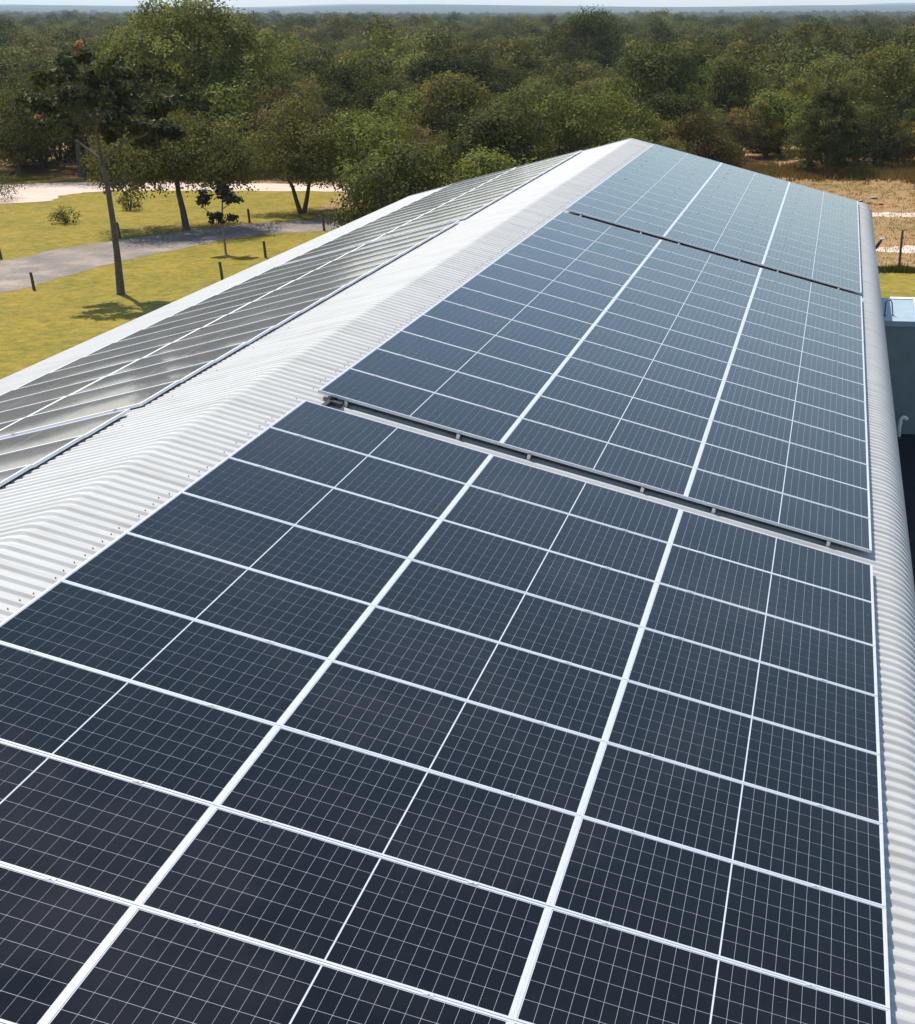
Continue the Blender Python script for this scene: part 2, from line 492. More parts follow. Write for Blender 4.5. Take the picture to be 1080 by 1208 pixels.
# ------------------------------------------------------------------ solar panels
PW, PHT, GAPU, GAPV = 2.2992, 1.147, 0.0008, 0.007
PU, PV = PW+GAPU, PHT+GAPV
LIP, TH, LIPS = 0.017, 0.035, 0.020
def frame_mesh(LIP, LIPS):
    mb = MB()
    x, y = PW/2, PHT/2
    mb.box(-x, x, -y, -y+LIP, 0, TH); mb.box(-x, x, y-LIP, y, 0, TH)
    mb.box(-x, -x+LIPS, -y+LIP, y-LIP, 0, TH-0.0004); mb.box(x-LIPS, x, -y+LIP, y-LIP, 0, TH-0.0004)
    return mb.data('frame', M['alu'])
frame_me = frame_mesh(LIP, LIPS); frame_L = frame_mesh(0.028, 0.028); frame_L.materials.clear(); frame_L.materials.append(M['alu_glint'])  # lawn-side lips widened and paler to carry the painted glint
mb = MB(); mb.box(-PW/2+LIPS, PW/2-LIPS, -PHT/2+LIP, PHT/2-LIP, TH-0.009, TH-0.004)
back_me = mb.data('backsheet', M['backsheet'])
MX, MY, MID, CGX, CGY = 0.008, 0.006, 0.010, 0.0021, 0.0036
cw = (PW-2*LIPS-2*MX-MID)/24; ch = (PHT-2*LIP-2*MY)/6
cells_xy = []
for i in range(24):
    x = -PW/2+LIPS+MX+(i+0.5)*cw + (MID if i >= 12 else 0)
    for j in range(6):
        cells_xy.append((x, -PHT/2+LIP+MY+(j+0.5)*ch))
def cell_shape(mb, x, y):
    a, b = cw/2-CGX/2, ch/2-CGY/2
    z0, z1 = TH-0.0042, TH-0.0030
    v = [(x-a, y-b, z0), (x+a, y-b, z0), (x+a, y+b, z0), (x-a, y+b, z0), (x-a, y-b, z1), (x+a, y-b, z1), (x+a, y+b, z1), (x-a, y+b, z1)]
    mb.add(v, [(4, 5, 6, 7), (0, 1, 5, 4), (1, 2, 6, 5), (2, 3, 7, 6), (3, 0, 4, 7)])
mb = MB(); cell_shape(mb, 0, 0); cell_me = mb.data('cell', M['cell'])
mb = MB()
for x, y in cells_xy: cell_shape(mb, x, y)
grid_me = mb.data('cell_grid', M['cell'])
SAG, REC = 0.005, 0.003
def bowed(me_src, name, nsub):
    '''the glass of the lawn-side panels sits deeper in its frame and bows up a few millimetres'''
    vs, fs = [], []
    for poly in me_src.polygons:
        q = [me_src.vertices[i].co for i in poly.vertices]
        if poly.normal.z < 0.5: continue
        ys = sorted(set(round(c.y, 6) for c in q)); xs = sorted(set(round(c.x, 6) for c in q)); z = q[0].z
        for k in range(nsub):
            ya = ys[0]+(ys[-1]-ys[0])*k/nsub; yb = ys[0]+(ys[-1]-ys[0])*(k+1)/nsub
            n0 = len(vs)
            for xx, yy in ((xs[0], ya), (xs[-1], ya), (xs[-1], yb), (xs[0], yb)):
                vs.append((xx, yy, z - REC + SAG*(1-(2*yy/PHT)**2)))
            fs.append((n0, n0+1, n0+2, n0+3))
    return mesh(name, vs, fs, me_src.materials[0], False)
def smooth_bow(me):
    # shade the bow as one smooth surface
    import numpy as np
    me.polygons.foreach_set('use_smooth', [True]*len(me.polygons))
    nl = []
    for v_ in me.vertices:
        n_ = Vector((0, SAG*8*v_.co.y/PHT**2, 1)).normalized(); nl.append(n_)
    me.normals_split_custom_set_from_vertices(nl)
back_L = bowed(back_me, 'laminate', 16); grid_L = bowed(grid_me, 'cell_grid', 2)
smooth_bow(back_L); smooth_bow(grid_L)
grid_L.materials.clear(); grid_L.materials.append(M['cell_dust_glare'])
CLX = (-PW/2+0.16*PW, -PW/2+0.775*PW)
def clamp_mesh(end):
    mb = MB()
    if end:
        mb.box(-0.02, 0.02, -0.020, 0.008, TH+0.0005, TH+0.0045); mb.box(-0.018, 0.018, -0.010, -0.003, TH-0.020, TH+0.0005)
    else:
        mb.box(-0.032, 0.032, -0.016, 0.011, TH+0.0005, TH+0.0042)
        mb.box(-0.028, 0.028, -0.006, -0.001, 0.001, TH+0.0005)
    mb.tube([(0, -0.008, TH+0.004), (0, -0.008, TH+0.009)], [0.007, 0.007], 6)
    return mb.data('clamp', M['alu'])
clamp_mid, clamp_end = clamp_mesh(False), clamp_mesh(True)

V_A_END, V_B0, V_C0 = 0.0, 0.487, 17.125
ORD = ['first', 'second', 'third', 'fourth', 'fifth', 'sixth', 'seventh', 'eighth', 'ninth', 'tenth', 'eleventh', 'twelfth', 'thirteenth', 'fourteenth']
ident = Matrix.Identity(4)
def child(name, data, parent, loc=None):
    o = bpy.data.objects.new(name, data); COL.objects.link(o); o.parent = parent
    if loc: o.location = loc
    return o
def panel(P, u, v, label, group, cells, near_is_end, flip):
    """u, v: centre on the panel plane"""
    e = bpy.data.objects.new('solar_panel', None); COL.objects.link(e)
    e.empty_display_size = 0.2
    jz, ja = random.gauss(0, 0.0007), random.gauss(0, 0.0004)
    e.matrix_world = P @ Matrix.Translation((u, v, -TH+jz)) @ Matrix.Rotation(ja, 4, 'Y') @ Matrix.Rotation(random.gauss(-0.008, 0.0015) if P is PL else 0.0, 4, 'X')
    tag(e, label, 'solar panel', group)
    left = P is PL
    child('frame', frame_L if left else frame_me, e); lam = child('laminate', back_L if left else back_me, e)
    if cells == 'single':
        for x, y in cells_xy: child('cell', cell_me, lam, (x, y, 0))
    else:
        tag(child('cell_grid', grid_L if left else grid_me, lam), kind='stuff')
    for x in CLX:
        c = child('clamp', clamp_end if near_is_end else clamp_mid, e, (x + random.gauss(0, 0.01), flip*(-PHT/2), 0))
        if flip < 0: c.rotation_euler = (0, 0, math.pi)
    return e

COLN = ['ridge-side', 'middle', 'eave-side']
arrays_R = [('A', [V_A_END-(k+1)*PV+GAPV for k in range(10)]),
            ('B', [V_B0+k*PV for k in range(14)]),
            ('C', [V_C0+k*PV for k in range(14)])]
def row_text(a, k):
    if a == 'A': return ORD[k] + ' row from the wide gap, array away from the gable'
    if a == 'B': return ORD[k] + ' row on from the wide gap, middle array'
    return ORD[13-k] + ' row in from the gable, array at the gable'
for a, rows in arrays_R:
    for k, v0 in enumerate(rows):
        for c in range(3):
            single = (a == 'A' and 3 <= k <= 8 and not (c == 0 and k > 7))
            panel(PR, c*PU+PW/2, v0+PHT/2, 'dark solar panel, %s column, %s' % (COLN[c], row_text(a, k)),
                  'solar panels on the slope with the curved eave', 'single' if single else 'grid', (a != 'A' and k == 0), 1)
UL0 = 1.55
arrays_L = [('A', [V_A_END+0.20-(k+1)*PV+GAPV for k in range(7)]),
            ('B', [V_B0+k*PV for k in range(14)]),
            ('C', [V_C0+k*PV for k in range(14)])]
for a, rows in arrays_L:
    for k, v0 in enumerate(rows):
        for c in range(2):
            # the left plane's local y runs backwards
            panel(PL, UL0+c*PU+PW/2, -(v0+PHT/2), 'lawn-slope solar panel, %s column, %s' % (('upper', 'lower')[c], row_text(a, k)),
                  'solar panels on the lawn-side slope', 'grid', (a != 'A' and k == 0), -1)
# mounting rails
def rail(P, u, v0, v1, label, group):
    mb = MB(); L = abs(v1-v0)/2+0.03
    hr = 0.058 if P is PR else 0.014
    mb.box(-0.02, 0.02, -L, L, 0.058-hr, 0.058)
    mb.box(-0.032, 0.032, -L, L, 0.052-hr, 0.0575-hr)
    e = link('mounting_rail', mb.data('mounting_rail', M['rail']), matrix=P @ Matrix.Translation((u, (v0+v1)/2, -TH-0.0605)))
    tag(e, label, 'rail', group)
SPAN = {'A': (-10*PV, 0), 'B': (V_B0, V_B0+14*PV-GAPV), 'C': (V_C0, V_C0+14*PV-GAPV)}
for a, (v0, v1) in SPAN.items():
    for c in range(3):
        for j, x in enumerate(CLX):
            rail(PR, c*PU+PW/2+x, v0, v1, 'aluminium rail under the %s edge of %s panel column, %s' % (('upper', 'lower')[j], COLN[c], {'A': 'array away from gable', 'B': 'middle array', 'C': 'array at the gable'}[a]), 'panel mounting rails')
    if a == 'A': v0 = -7*PV
    for c in range(2):
        for j, x in enumerate(CLX):
            rail(PL, UL0+c*PU+PW/2+x, -v1, -v0, 'aluminium rail on lawn-side slope under %s edge of %s column, %s' % (('upper', 'lower')[j], ('upper', 'lower')[c], {'A': 'array away from gable', 'B': 'mid array', 'C': 'gable array'}[a]), 'panel mounting rails')
# black cable duct crossing the wide gap at the ridge-side corner
mb = MB()
mb.box(0.16, 0.21, -0.10, 0.64, -0.099, -0.055)
mb.box(0.20, 0.34, 0.36, 0.44, -0.099, -0.05)
mb.tube([(0.185, 0.42, -0.06), (0.19, 0.44, -0.02), (0.2, 0.47, -0.045), (0.22, 0.56, -0.06)], [0.016]*4, 8)
e = link('cable_duct', mb.data('cable_duct', M['black']), matrix=PR.copy())
tag(e, 'black cable duct crossing the wide gap between panel arrays near the ridge', 'cable duct')

# ------------------------------------------------------------------ annex and small fittings
AX, AY = 7.32, 21.25
e = link('annex', None, loc=(8.6, 22.8, GZ))
tag(e, 'low flat-roofed slate blue annex beside the curved eave', 'building')
def off(mb, name, mat):
    vv = [(a-8.6, b-22.8, c-GZ) for a, b, c in mb.v]
    o = bpy.data.objects.new(name, mesh(name, vv, mb.f, mat)); COL.objects.link(o); o.parent = e; return o
mb = MB(); mb.box(AX, 12.0, AY, AY+0.2, GZ, -3.2); off(mb, 'wall', M['annex_wall'])
mb = MB(); mb.box(AX, 12.0, 24.2, 24.4, GZ, -3.2); off(mb, 'wall', M['annex_wall'])
mb = MB(); mb.box(11.8, 12.0, AY+0.203, 24.197, GZ, -3.2); off(mb, 'wall', M['annex_wall'])
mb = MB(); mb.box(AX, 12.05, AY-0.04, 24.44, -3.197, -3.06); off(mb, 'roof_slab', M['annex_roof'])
mb = MB(); mb.box(8.22, 12.05, AY-0.02, 24.2, -3.057, -3.04); off(mb, 'painted_sun_patch', M['white'])  # thin white sheet added for the sunlit part of the roof
mb = MB(); mb.box(7.6, 12.05, 24.203, 24.44, -3.057, -3.03); off(mb, 'painted_sun_edge', M['white'])  # white strip added for the sunlit far edge
mb = MB()
mb.tube([(7.40, 21.9, -3.06), (7.41, 21.9, -2.72), (7.46, 21.9, -2.66), (7.53, 21.9, -2.65), (7.57, 21.9, -2.72), (7.61, 21.9, -3.06)], [0.017]*6, 8)
mb.box(7.37, 7.44, 21.86, 21.94, -3.062, -3.045); mb.box(7.58, 7.64, 21.86, 21.94, -3.062, -3.045)
tag(link('pipe_rail', mb.data('pipe_rail', M['darkmetal'], True)), 'black pipe rail standing on the annex roof', 'rail')

ev = link('vent_pipe', None, loc=(7.88, 20.8, GZ)); tag(ev, 'white gooseneck vent pipe standing against the annex wall', 'vent pipe')
mb = MB()
arc = [(0, 0, 0), (0.0, 0, 0.30), (0.02, 0, 0.42)] + [(0.02+0.085*(1-math.cos(a)), 0, 0.44+0.12*math.sin(a)) for a in np.linspace(0.2, 2.6, 9)]
mb.tube(arc, [0.05]*len(arc), 12)
child('pipe', mb.data('pipe', M['white'], True), ev)
mb = MB(); mb.tube([(0, 0, 0.0), (0, 0, 0.06)], [0.075, 0.07], 12); child('base_collar', mb.data('base_collar', M['darkmetal']), ev)

el = link('eave_lamp', None, loc=(7.06, 30.5, -2.72)); tag(el, 'dark wall lamp arm with a white tip, sticking out under the curved eave', 'lamp')
mb = MB(); mb.tube([(-0.06, 0, 0.06), (0.12, 0, 0.06), (0.25, 0, 0.10), (0.33, 0, 0.22), (0.40, 0, 0.36)], [0.035, 0.035, 0.045, 0.05, 0.055], 10)
child('arm', mb.data('arm', M['darkmetal'], True), el)
mb = MB(); mb.tube([(0.40, 0, 0.362), (0.415, 0, 0.40)], [0.06, 0.05], 10); mb.box(0.40, 0.50, -0.04, 0.04, 0.395, 0.41)
child('cap', mb.data('cap', M['white']), el)

# ------------------------------------------------------------------ posts
posts = [((-24.9, 38.05), 'short timber post by the road bend with only lawn around it'),
         ((-24.61, 44.53), 'short timber post close behind the slim leaning tree trunk'),
         ((-27.98, 51.74), 'short timber post on the far verge, beside the slim trunk'),
         ((-30.32, 45.19), 'short timber post on far verge beside a shrub shadow'),
         ((-18.44, 41.03), 'short timber post on the lawn, closest to the roof edge'),
         ((-18.87, 46.92), 'short timber post on lawn right of the young large-leaved tree'),
         ((-23.86, 57.75), 'short timber post across the road behind the young large-leaved tree'),
         ((-19.13, 55.53), 'short timber post where the road runs into the tree shade')]
for i, ((x, y), lab) in enumerate(posts):
    mb = MB(); h = 0.72+random.uniform(-0.05, 0.06)
    lx, ly = random.gauss(-0.05, 0.03), random.gauss(0, 0.03)
    mb.tube([(0, 0, -0.15), (lx*0.5, ly*0.5, h*0.5), (lx, ly, h-0.02), (lx, ly, h)], [0.062, 0.058, 0.055, 0.045], 9)
    tag(link('timber_post', mb.data('timber_post', M['post']), loc=(x, y, GZ)), lab, 'post', 'short posts along the road')
mb = MB(); mb.tube([(0, 0, -0.2), (0.03, 0, 0.8), (0.07, 0, 1.58), (0.08, 0, 1.66)], [0.055, 0.05, 0.05, 0.04], 9)
tag(link('fence_post', mb.data('fence_post', M['post']), loc=(8.74, 47.3, GZ)), 'tall dark fence post at the lawn edge by the sandy path', 'post')

# ------------------------------------------------------------------ trees
def build_leaves(name, lobes, n, size, mat, seed, clumps=22, sigma=0.20, flat=0.55, down=-0.55, aspect=0.55, shell=(0.62, 1.02)):
    """lobes: rows of cx cy cz rx ry rz; leaf-sized diamonds gathered in twig clumps on each lobe's shell"""
    r = np.random.default_rng(seed)
    L = np.array(lobes, float)
    w = (L[:, 3]*L[:, 4]*L[:, 5])**(2/3); w /= w.sum()
    cen, rad, nor, tnt = [], [], [], []
    for i, l in enumerate(L):
        k = max(5, int(clumps*len(L)*w[i]))
        d = r.normal(size=(k*3, 3)); d /= np.linalg.norm(d, axis=1)[:, None]
        d = d[d[:, 2] > down][:k]
        q = r.uniform(shell[0], shell[1], size=(len(d), 1))
        cen.append(l[:3] + d*l[3:6]*q); rad.append(np.full(len(d), (l[3]*l[4]*l[5])**(1/3))); nor.append(d); tnt.append(r.uniform(0, 1, len(d)))
    cen = np.concatenate(cen); rad = np.concatenate(rad); nor = np.concatenate(nor); tnt = np.concatenate(tnt)
    p = rad**2; p /= p.sum()
    idx = r.choice(len(cen), n, p=p)
    pos = cen[idx] + r.normal(size=(n, 3))*(rad[idx]*sigma)[:, None]*np.array([1, 1, 0.75])
    nn = nor[idx]*1.0 + np.array([0, 0, flat*0.6]) + r.normal(size=(n, 3))*0.38
    nn /= np.linalg.norm(nn, axis=1)[:, None]
    t = np.cross(nn, r.normal(size=(n, 3))); t /= np.linalg.norm(t, axis=1)[:, None]
    b = np.cross(nn, t)
    s = (size*r.uniform(0.6, 1.35, n))[:, None]
    V = np.empty((n, 4, 3))
    V[:, 0] = pos - t*s; V[:, 2] = pos + t*s
    V[:, 1] = pos + b*s*aspect; V[:, 3] = pos - b*s*aspect
    V[:, 1] -= np.array([0, 0, 1])*s*0.12; V[:, 3] -= np.array([0, 0, 1])*s*0.12
    me = bpy.data.meshes.new(name)
    me.vertices.add(n*4); me.vertices.foreach_set('co', V.reshape(-1))
    me.loops.add(n*4); me.loops.foreach_set('vertex_index', np.arange(n*4, dtype=np.int32))
    me.polygons.add(n); me.polygons.foreach_set('loop_start', np.arange(0, n*4, 4, dtype=np.int32))
    me.update(calc_edges=True)
    me.materials.append(mat)
    a = me.attributes.new('tint', 'FLOAT', 'FACE')
    a.data.foreach_set('value', np.clip(tnt[idx]*0.6 + r.uniform(0, 0.4, n), 0, 1).astype(np.float32))
    return me

def trunk_mesh(name, base_r, fork, limbs, mat, seed, stems=1, lean=(0, 0)):
    """tapered stem(s) up to the fork, one limb to each lobe"""
    r = random.Random(seed); mb = MB()
    forks = []
    for s_ in range(stems):
        a = 2*math.pi*s_/stems + r.uniform(0, 1)
        ox, oy = (0, 0) if stems == 1 else (0.12*math.cos(a), 0.12*math.sin(a))
        fx, fy = lean[0] + (0 if stems == 1 else fork*0.4*math.cos(a)), lean[1] + (0 if stems == 1 else fork*0.4*math.sin(a))
        br = base_r/(stems**0.5)
        mb.tube([(ox, oy, -0.15), (ox, oy, 0.05), (ox+fx*0.3+r.gauss(0, 0.03), oy+fy*0.3, fork*0.4), (fx*0.7+r.gauss(0, 0.04), fy*0.7, fork*0.75), (fx, fy, fork)], [br*1.5, br*1.2, br, br*0.85, br*0.75], 9)
        forks.append(Vector((fx, fy, fork)))
    for l in limbs:
        e_ = Vector(l[:3])
        f0 = min(forks, key=lambda q: (q-e_).length)
        mid = f0.lerp(e_, 0.5) + Vector((r.gauss(0, 0.1), r.gauss(0, 0.1), r.uniform(0.0, 0.25)))
        mb.tube([f0-Vector((0, 0, 0.05)), mid, e_, e_+(e_-mid)*0.5], [base_r*0.5, base_r*0.3, base_r*0.16, base_r*0.05], 6, False)
    return mb.data(name, mat, True)

def dome_lobes(seed, H, W, base, n, flat=0.5, rl=(0.18, 0.30)):
    """lobes on a dome: total height H, width W, crown starts at base"""
    r = random.Random(seed); out = []
    ch_ = H-base
    for i in range(n):
        a = i*2.39996 + r.uniform(-0.4, 0.4)
        q = math.sqrt((i+0.5)/n)
        rad = W/2*q*0.78*r.uniform(0.8, 1.1)
        lr = W*r.uniform(*rl)*0.85
        top = base + ch_*(1-0.55*q**2)*r.uniform(0.86, 1.02)
        z = top - lr*flat
        out.append((rad*math.cos(a), rad*math.sin(a), z, lr, lr*r.uniform(0.85, 1.1), lr*flat*r.uniform(0.9, 1.2)))
        if q > 0.35:
            z2 = base + (top-base)*r.uniform(0.15, 0.45)
            out.append((rad*0.95*math.cos(a+0.3), rad*0.95*math.sin(a+0.3), z2, lr*0.9, lr*0.9, lr*flat*1.1))
    return out

# kinds of woodland tree: (name, leaf material, height, width, crown base, lobes, flatness, leaves, leaf size)
KINDS = [
 ('bush_tree', 'olive', 5.2, 6.0, 0.7, 9, 0.60, 9000, 0.085, 'spreading olive-green tree with rounded crown'),
 ('bush_tree', 'green', 4.6, 5.4, 0.4, 8, 0.70, 9000, 0.085, 'mid-green bushy tree leafy to the ground'),
 ('bush_tree', 'dark', 5.6, 6.2, 0.6, 10, 0.62, 9500, 0.090, 'dark green dense tree with domed crown'),
 ('bush_tree', 'brown', 4.4, 5.8, 0.5, 8, 0.55, 8000, 0.080, 'brownish olive thorn tree with low wide crown'),
 ('bush_tree', 'yellow', 4.6, 5.0, 0.5, 7, 0.75, 8500, 0.085, 'yellow-green leafy tree with loose crown'),
 ('thorn_tree', 'olive', 5.4, 7.4, 1.8, 11, 0.30, 8500, 0.080, 'flat-topped olive thorn tree'),
]
kind_mesh, far_mesh = [], []
for i, (nm, lm, H, W, B, nl, fl, nlf, ls, lab) in enumerate(KINDS):
    var = []
    for j in range(2):
        lobes = dome_lobes(100+i*7+j, H, W, B, nl, fl)
        cr = build_leaves('crown', lobes, int(nlf*1.4), ls, LEAF[lm], 300+i*10+j, clumps=30)
        tk = trunk_mesh('trunk', 0.14, B+0.8, random.Random(i).sample(lobes, min(9, len(lobes))), M['bark'], i*3+j, stems=1+(i+j) % 3)
        var.append((cr, tk))
    kind_mesh.append(var)
    lobes = dome_lobes(500+i, H, W, B*0.5, 6, fl, (0.24, 0.34))
    far_mesh.append(build_leaves('far_crown', lobes, 3200, 0.15, LEAF[lm], 700+i, clumps=22, sigma=0.26))

def tree(name, crown_me, trunk_me, x, y, sc, rot, label, cat, group=None, z=GZ, szz=1.0):
    e_ = bpy.data.objects.new(name, None); COL.objects.link(e_)
    e_.location = (x, y, z); e_.rotation_euler = (0, 0, rot); e_.scale = (sc, sc, sc*szz)
    tag(e_, label, cat, group)
    child('crown', crown_me, e_)
    if trunk_me: child('trunk', trunk_me, e_)
    return e_

def special(name, lobes, n, size, leafmat, x, y, base_r, fork, label, seed, stems=1, lean=(0, 0), bark='bark', nl=12, rot=0, **kw):
    cr = build_leaves('crown', lobes, n, size, LEAF[leafmat], seed, **kw)
    tk = trunk_mesh('trunk', base_r, fork, lobes[:nl], M[bark], seed, stems, lean)
    return tree(name, cr, tk, x, y, 1.0, rot, label, 'tree')

# the slim leaning tree with clumps of large dark leaves and orange-red flowers
tl = [(-0.53, 0.2, 8.75), (-0.94, -0.5, 8.1), (-0.32, 0.6, 7.9), (0.57, -0.3, 8.3), (-1.37, 0.4, 7.4), (-0.58, -0.8, 7.1), (0.43, 0.9, 7.3), (-2.1, 0.2, 6.25),
      (-1.2, -0.6, 6.25), (-0.3, 0.9, 6.3), (-1.9, -0.5, 7.0), (1.0, -0.7, 6.6), (1.9, 0.3, 6.85), (2.3, -0.2, 6.2), (1.45, 0.6, 6.1), (0.83, 0.1, 7.7)]
rr = random.Random(4)
tl += [(a+rr.uniform(-0.7, 0.7), b+rr.uniform(-0.9, 0.9), c+rr.uniform(-0.5, 0.35)) for a, b, c in tl]
lobes = [(a, b, c, rr.uniform(0.36, 0.55), rr.uniform(0.36, 0.55), rr.uniform(0.26, 0.4)) for a, b, c in tl]
cr = build_leaves('crown', lobes, 9000, 0.105, LEAF['glossy'], 11, clumps=14, sigma=0.28, down=-0.9, shell=(0.4, 1.0))
mb = MB()
mb.tube([(0, 0, -0.2), (0.0, 0, 0.08), (0.02, 0, 1.5), (0.0, 0, 2.8), (-0.07, 0, 4.3), (-0.2, 0, 5.1)], [0.21, 0.16, 0.125, 0.11, 0.095, 0.085], 10)
for pts in ([(-0.2, 0, 5.05), (-0.7, 0.1, 5.4), (-1.3, 0.2, 5.8), (-2.0, 0.2, 6.2)], [(-0.2, 0, 5.05), (0.4, -0.1, 5.4), (1.1, -0.2, 5.85), (1.9, 0.1, 6.7)], [(-0.2, 0, 5.05), (-0.3, 0.1, 6.2), (-0.4, 0.1, 7.4), (-0.5, 0.1, 8.7)],
            [(-0.3, 0.1, 6.2), (0.1, 0, 6.9), (0.6, -0.1, 8.0)], [(-0.33, 0.1, 6.5), (-0.9, 0.2, 6.9), (-1.5, 0.3, 7.4)], [(1.1, -0.2, 5.85), (1.6, -0.2, 5.95), (2.2, -0.2, 6.2)]):
    mb.tube(pts, [0.065, 0.05, 0.035, 0.02][:len(pts)], 7, False)
tk = mb.data('trunk', M['bark'], True)
e = tree('flowering_tree', cr, tk, -21.12, 37.61, 1.0, 0, 'slim leaning tree with dark leaf clumps and orange flowers on the lawn', 'tree')
fl = [(-0.55, 0, 9.2, 0.12, 0.12, 0.14), (-0.5, -0.1, 8.95, 0.08, 0.08, 0.1), (-2.55, 0, 6.62, 0.14, 0.12, 0.07)]
child('flowers', build_leaves('flowers', fl, 150, 0.07, LEAF['flower'], 12, clumps=8, down=-0.9), e)

# the young large-leaved tree
sl = [(-1.0, 0, 2.34), (-0.85, 0.2, 2.55), (-0.06, 0.1, 3.1), (0.28, -0.1, 2.6), (0.6, 0.1, 2.4), (0.1, 0.2, 2.75), (-0.35, 0, 1.65), (0.36, 0.1, 1.6)]
lobes = [(a, b, c, rr.uniform(0.26, 0.36), rr.uniform(0.26, 0.36), rr.uniform(0.22, 0.3)) for a, b, c in sl]
cr = build_leaves('crown', lobes, 620, 0.15, LEAF['glossy'], 13, clumps=10, sigma=0.25, down=-0.95, shell=(0.4, 1.0), aspect=0.42)
mb = MB()
mb.tube([(0, 0, -0.12), (-0.01, 0, 0.05), (-0.03, 0, 0.9), (-0.06, 0, 1.45), (0.03, 0.05, 2.4), (-0.05, 0.1, 3.1)], [0.06, 0.05, 0.045, 0.04, 0.03, 0.015], 8)
mb.tube([(-0.06, 0, 1.4), (-0.5, 0, 1.75), (-0.87, 0, 2.05), (-1.0, 0, 2.35)], [0.03, 0.025, 0.02, 0.012], 7, False)
mb.tube([(0.0, 0.03, 2.0), (0.3, 0, 2.2), (0.6, 0.1, 2.4)], [0.025, 0.02, 0.012], 7, False)
tree('young_tree', cr, mb.data('trunk', M['bark_pale'], True), -20.99, 47.62, 1.0, 0, 'young forked tree with tufts of large glossy leaves on the lawn', 'tree')

special('shade_tree', dome_lobes(31, 6.1, 8.6, 1.9, 14, 0.45), 34000, 0.075, 'olive', -26.18, 55.23, 0.15, 2.4, 'feathery shade tree with a bare trunk on the far verge of the road', 21, lean=(-0.25, 0), clumps=34)
special('shade_tree', dome_lobes(32, 6.2, 6.4, 1.5, 12, 0.55), 17000, 0.075, 'olive', -22.5, 61.8, 0.16, 1.9, 'low-branched leafy tree where the road enters the shade', 22, stems=2, clumps=34)
special('shade_tree', dome_lobes(33, 5.6, 6.8, 1.2, 11, 0.55), 17000, 0.075, 'green', -18.8, 62.6, 0.16, 1.5, 'multi-stemmed tree above the roof edge beside the sandy clearing', 23, stems=4, clumps=34)
special('shade_tree', dome_lobes(34, 7.6, 11.0, 2.2, 15, 0.5), 24000, 0.085, 'dark', -43.4, 78.2, 0.24, 2.6, 'dark spreading tree with a thick trunk beyond the sandy path', 24, clumps=34)
# the tallest tree of the wood: upright lobes, yellowish crown
bl = []
for i in range(30):
    a = i*2.39996; q = math.sqrt((i+0.5)/30)
    rad = 5.6*q*rr.uniform(0.85, 1.05); top = 10.6 - 3.2*q**2.2 - rr.uniform(0, 1.0)
    bl.append((rad*math.cos(a), rad*math.sin(a), top-1.5, 1.25, 1.25, 1.5))
    if q > 0.5: bl.append((rad*math.cos(a+0.2), rad*math.sin(a+0.2), top-3.8, 1.4, 1.4, 1.7)); bl.append((rad*math.cos(a+0.3), rad*math.sin(a+0.3), max(2.6, top-6.0), 1.4, 1.4, 1.5))
special('tall_tree', bl, 80000, 0.10, 'olive', -38.7, 86.3, 0.38, 2.8, 'tallest tree of the wood, broad golden-olive crown rising to the horizon', 25, nl=30, clumps=26).scale = (1.08, 1.08, 1.13)
special('dome_tree', dome_lobes(36, 10.4, 13.5, 1.5, 16, 0.5), 16000, 0.16, 'dark', -29.2, 195.8, 0.4, 3.0, 'big dark domed tree breaking the far treeline above the ridge', 26, clumps=30)
special('dome_tree', dome_lobes(37, 7.3, 9.0, 1.0, 13, 0.5), 14000, 0.13, 'dark', -8.3, 133.0, 0.3, 2.2, 'big dark rounded tree behind the gable, standing above its neighbours', 27, clumps=30)
# drooping tree on the dry field
cl = []
for i in range(26):
    t_ = i/25; a = i*2.39996
    z_ = 5.2 - 4.6*t_; rad = 0.25+2.0*math.sin(min(1, t_*1.15+0.05)*math.pi*0.62)
    cl.append((rad*math.cos(a)*0.75, rad*math.sin(a)*0.75, z_, 0.75, 0.75, 0.62))
special('field_tree', cl, 19000, 0.075, 'dark', 5.3, 85.6, 0.16, 1.2, 'bell-shaped drooping tree standing at the edge of the dry field', 28, clumps=26, nl=10)
special('field_tree', dome_lobes(39, 4.4, 6.0, 0.3, 10, 0.6), 12000, 0.08, 'dark', 8.6, 89.6, 0.16, 1.0, 'dark low tree shading the long grass beside the drooping tree', 29, stems=3, clumps=30)

# shrubs
def shrub(x, y, H, W, leafmat, label, seed, n=900):
    lobes = dome_lobes(seed, H, W, 0.05, 6, 0.7, (0.2, 0.3))
    cr = build_leaves('foliage', lobes, n, 0.06, LEAF[leafmat], seed, clumps=20, sigma=0.3, flat=0.1, aspect=0.3)
    mb = MB(); r = random.Random(seed)
    for k in range(9):
        a = r.uniform(0, 6.28); q = r.uniform(0.2, 0.45)*W
        mb.tube([(0, 0, -0.05), (q*0.4*math.cos(a), q*0.4*math.sin(a), H*0.45), (q*math.cos(a), q*math.sin(a), H*0.85)], [0.02, 0.014, 0.006], 5, False)
    e_ = bpy.data.objects.new('shrub', None); COL.objects.link(e_); e_.location = (x, y, GZ)
    tag(e_, label, 'shrub'); child('foliage', cr, e_); child('stems', mb.data('stems', M['bark'], True), e_)
shrub(-33.16, 56.4, 0.95, 1.7, 'green', 'low feathery shrub alone on the lawn between road and sandy path', 41)
shrub(-32.3, 61.9, 1.15, 1.4, 'olive', 'small upright shrub on the lawn close to the sandy path', 42)
shrub(-42.2, 65.6, 2.3, 3.4, 'glossy', 'large dark shrub overhanging the edge of the sandy path', 43, 2600)
shrub(-25.4, 34.6, 0.5, 1.0, 'olive', 'thin grassy shrub on the lawn before the road bend', 44, 400)
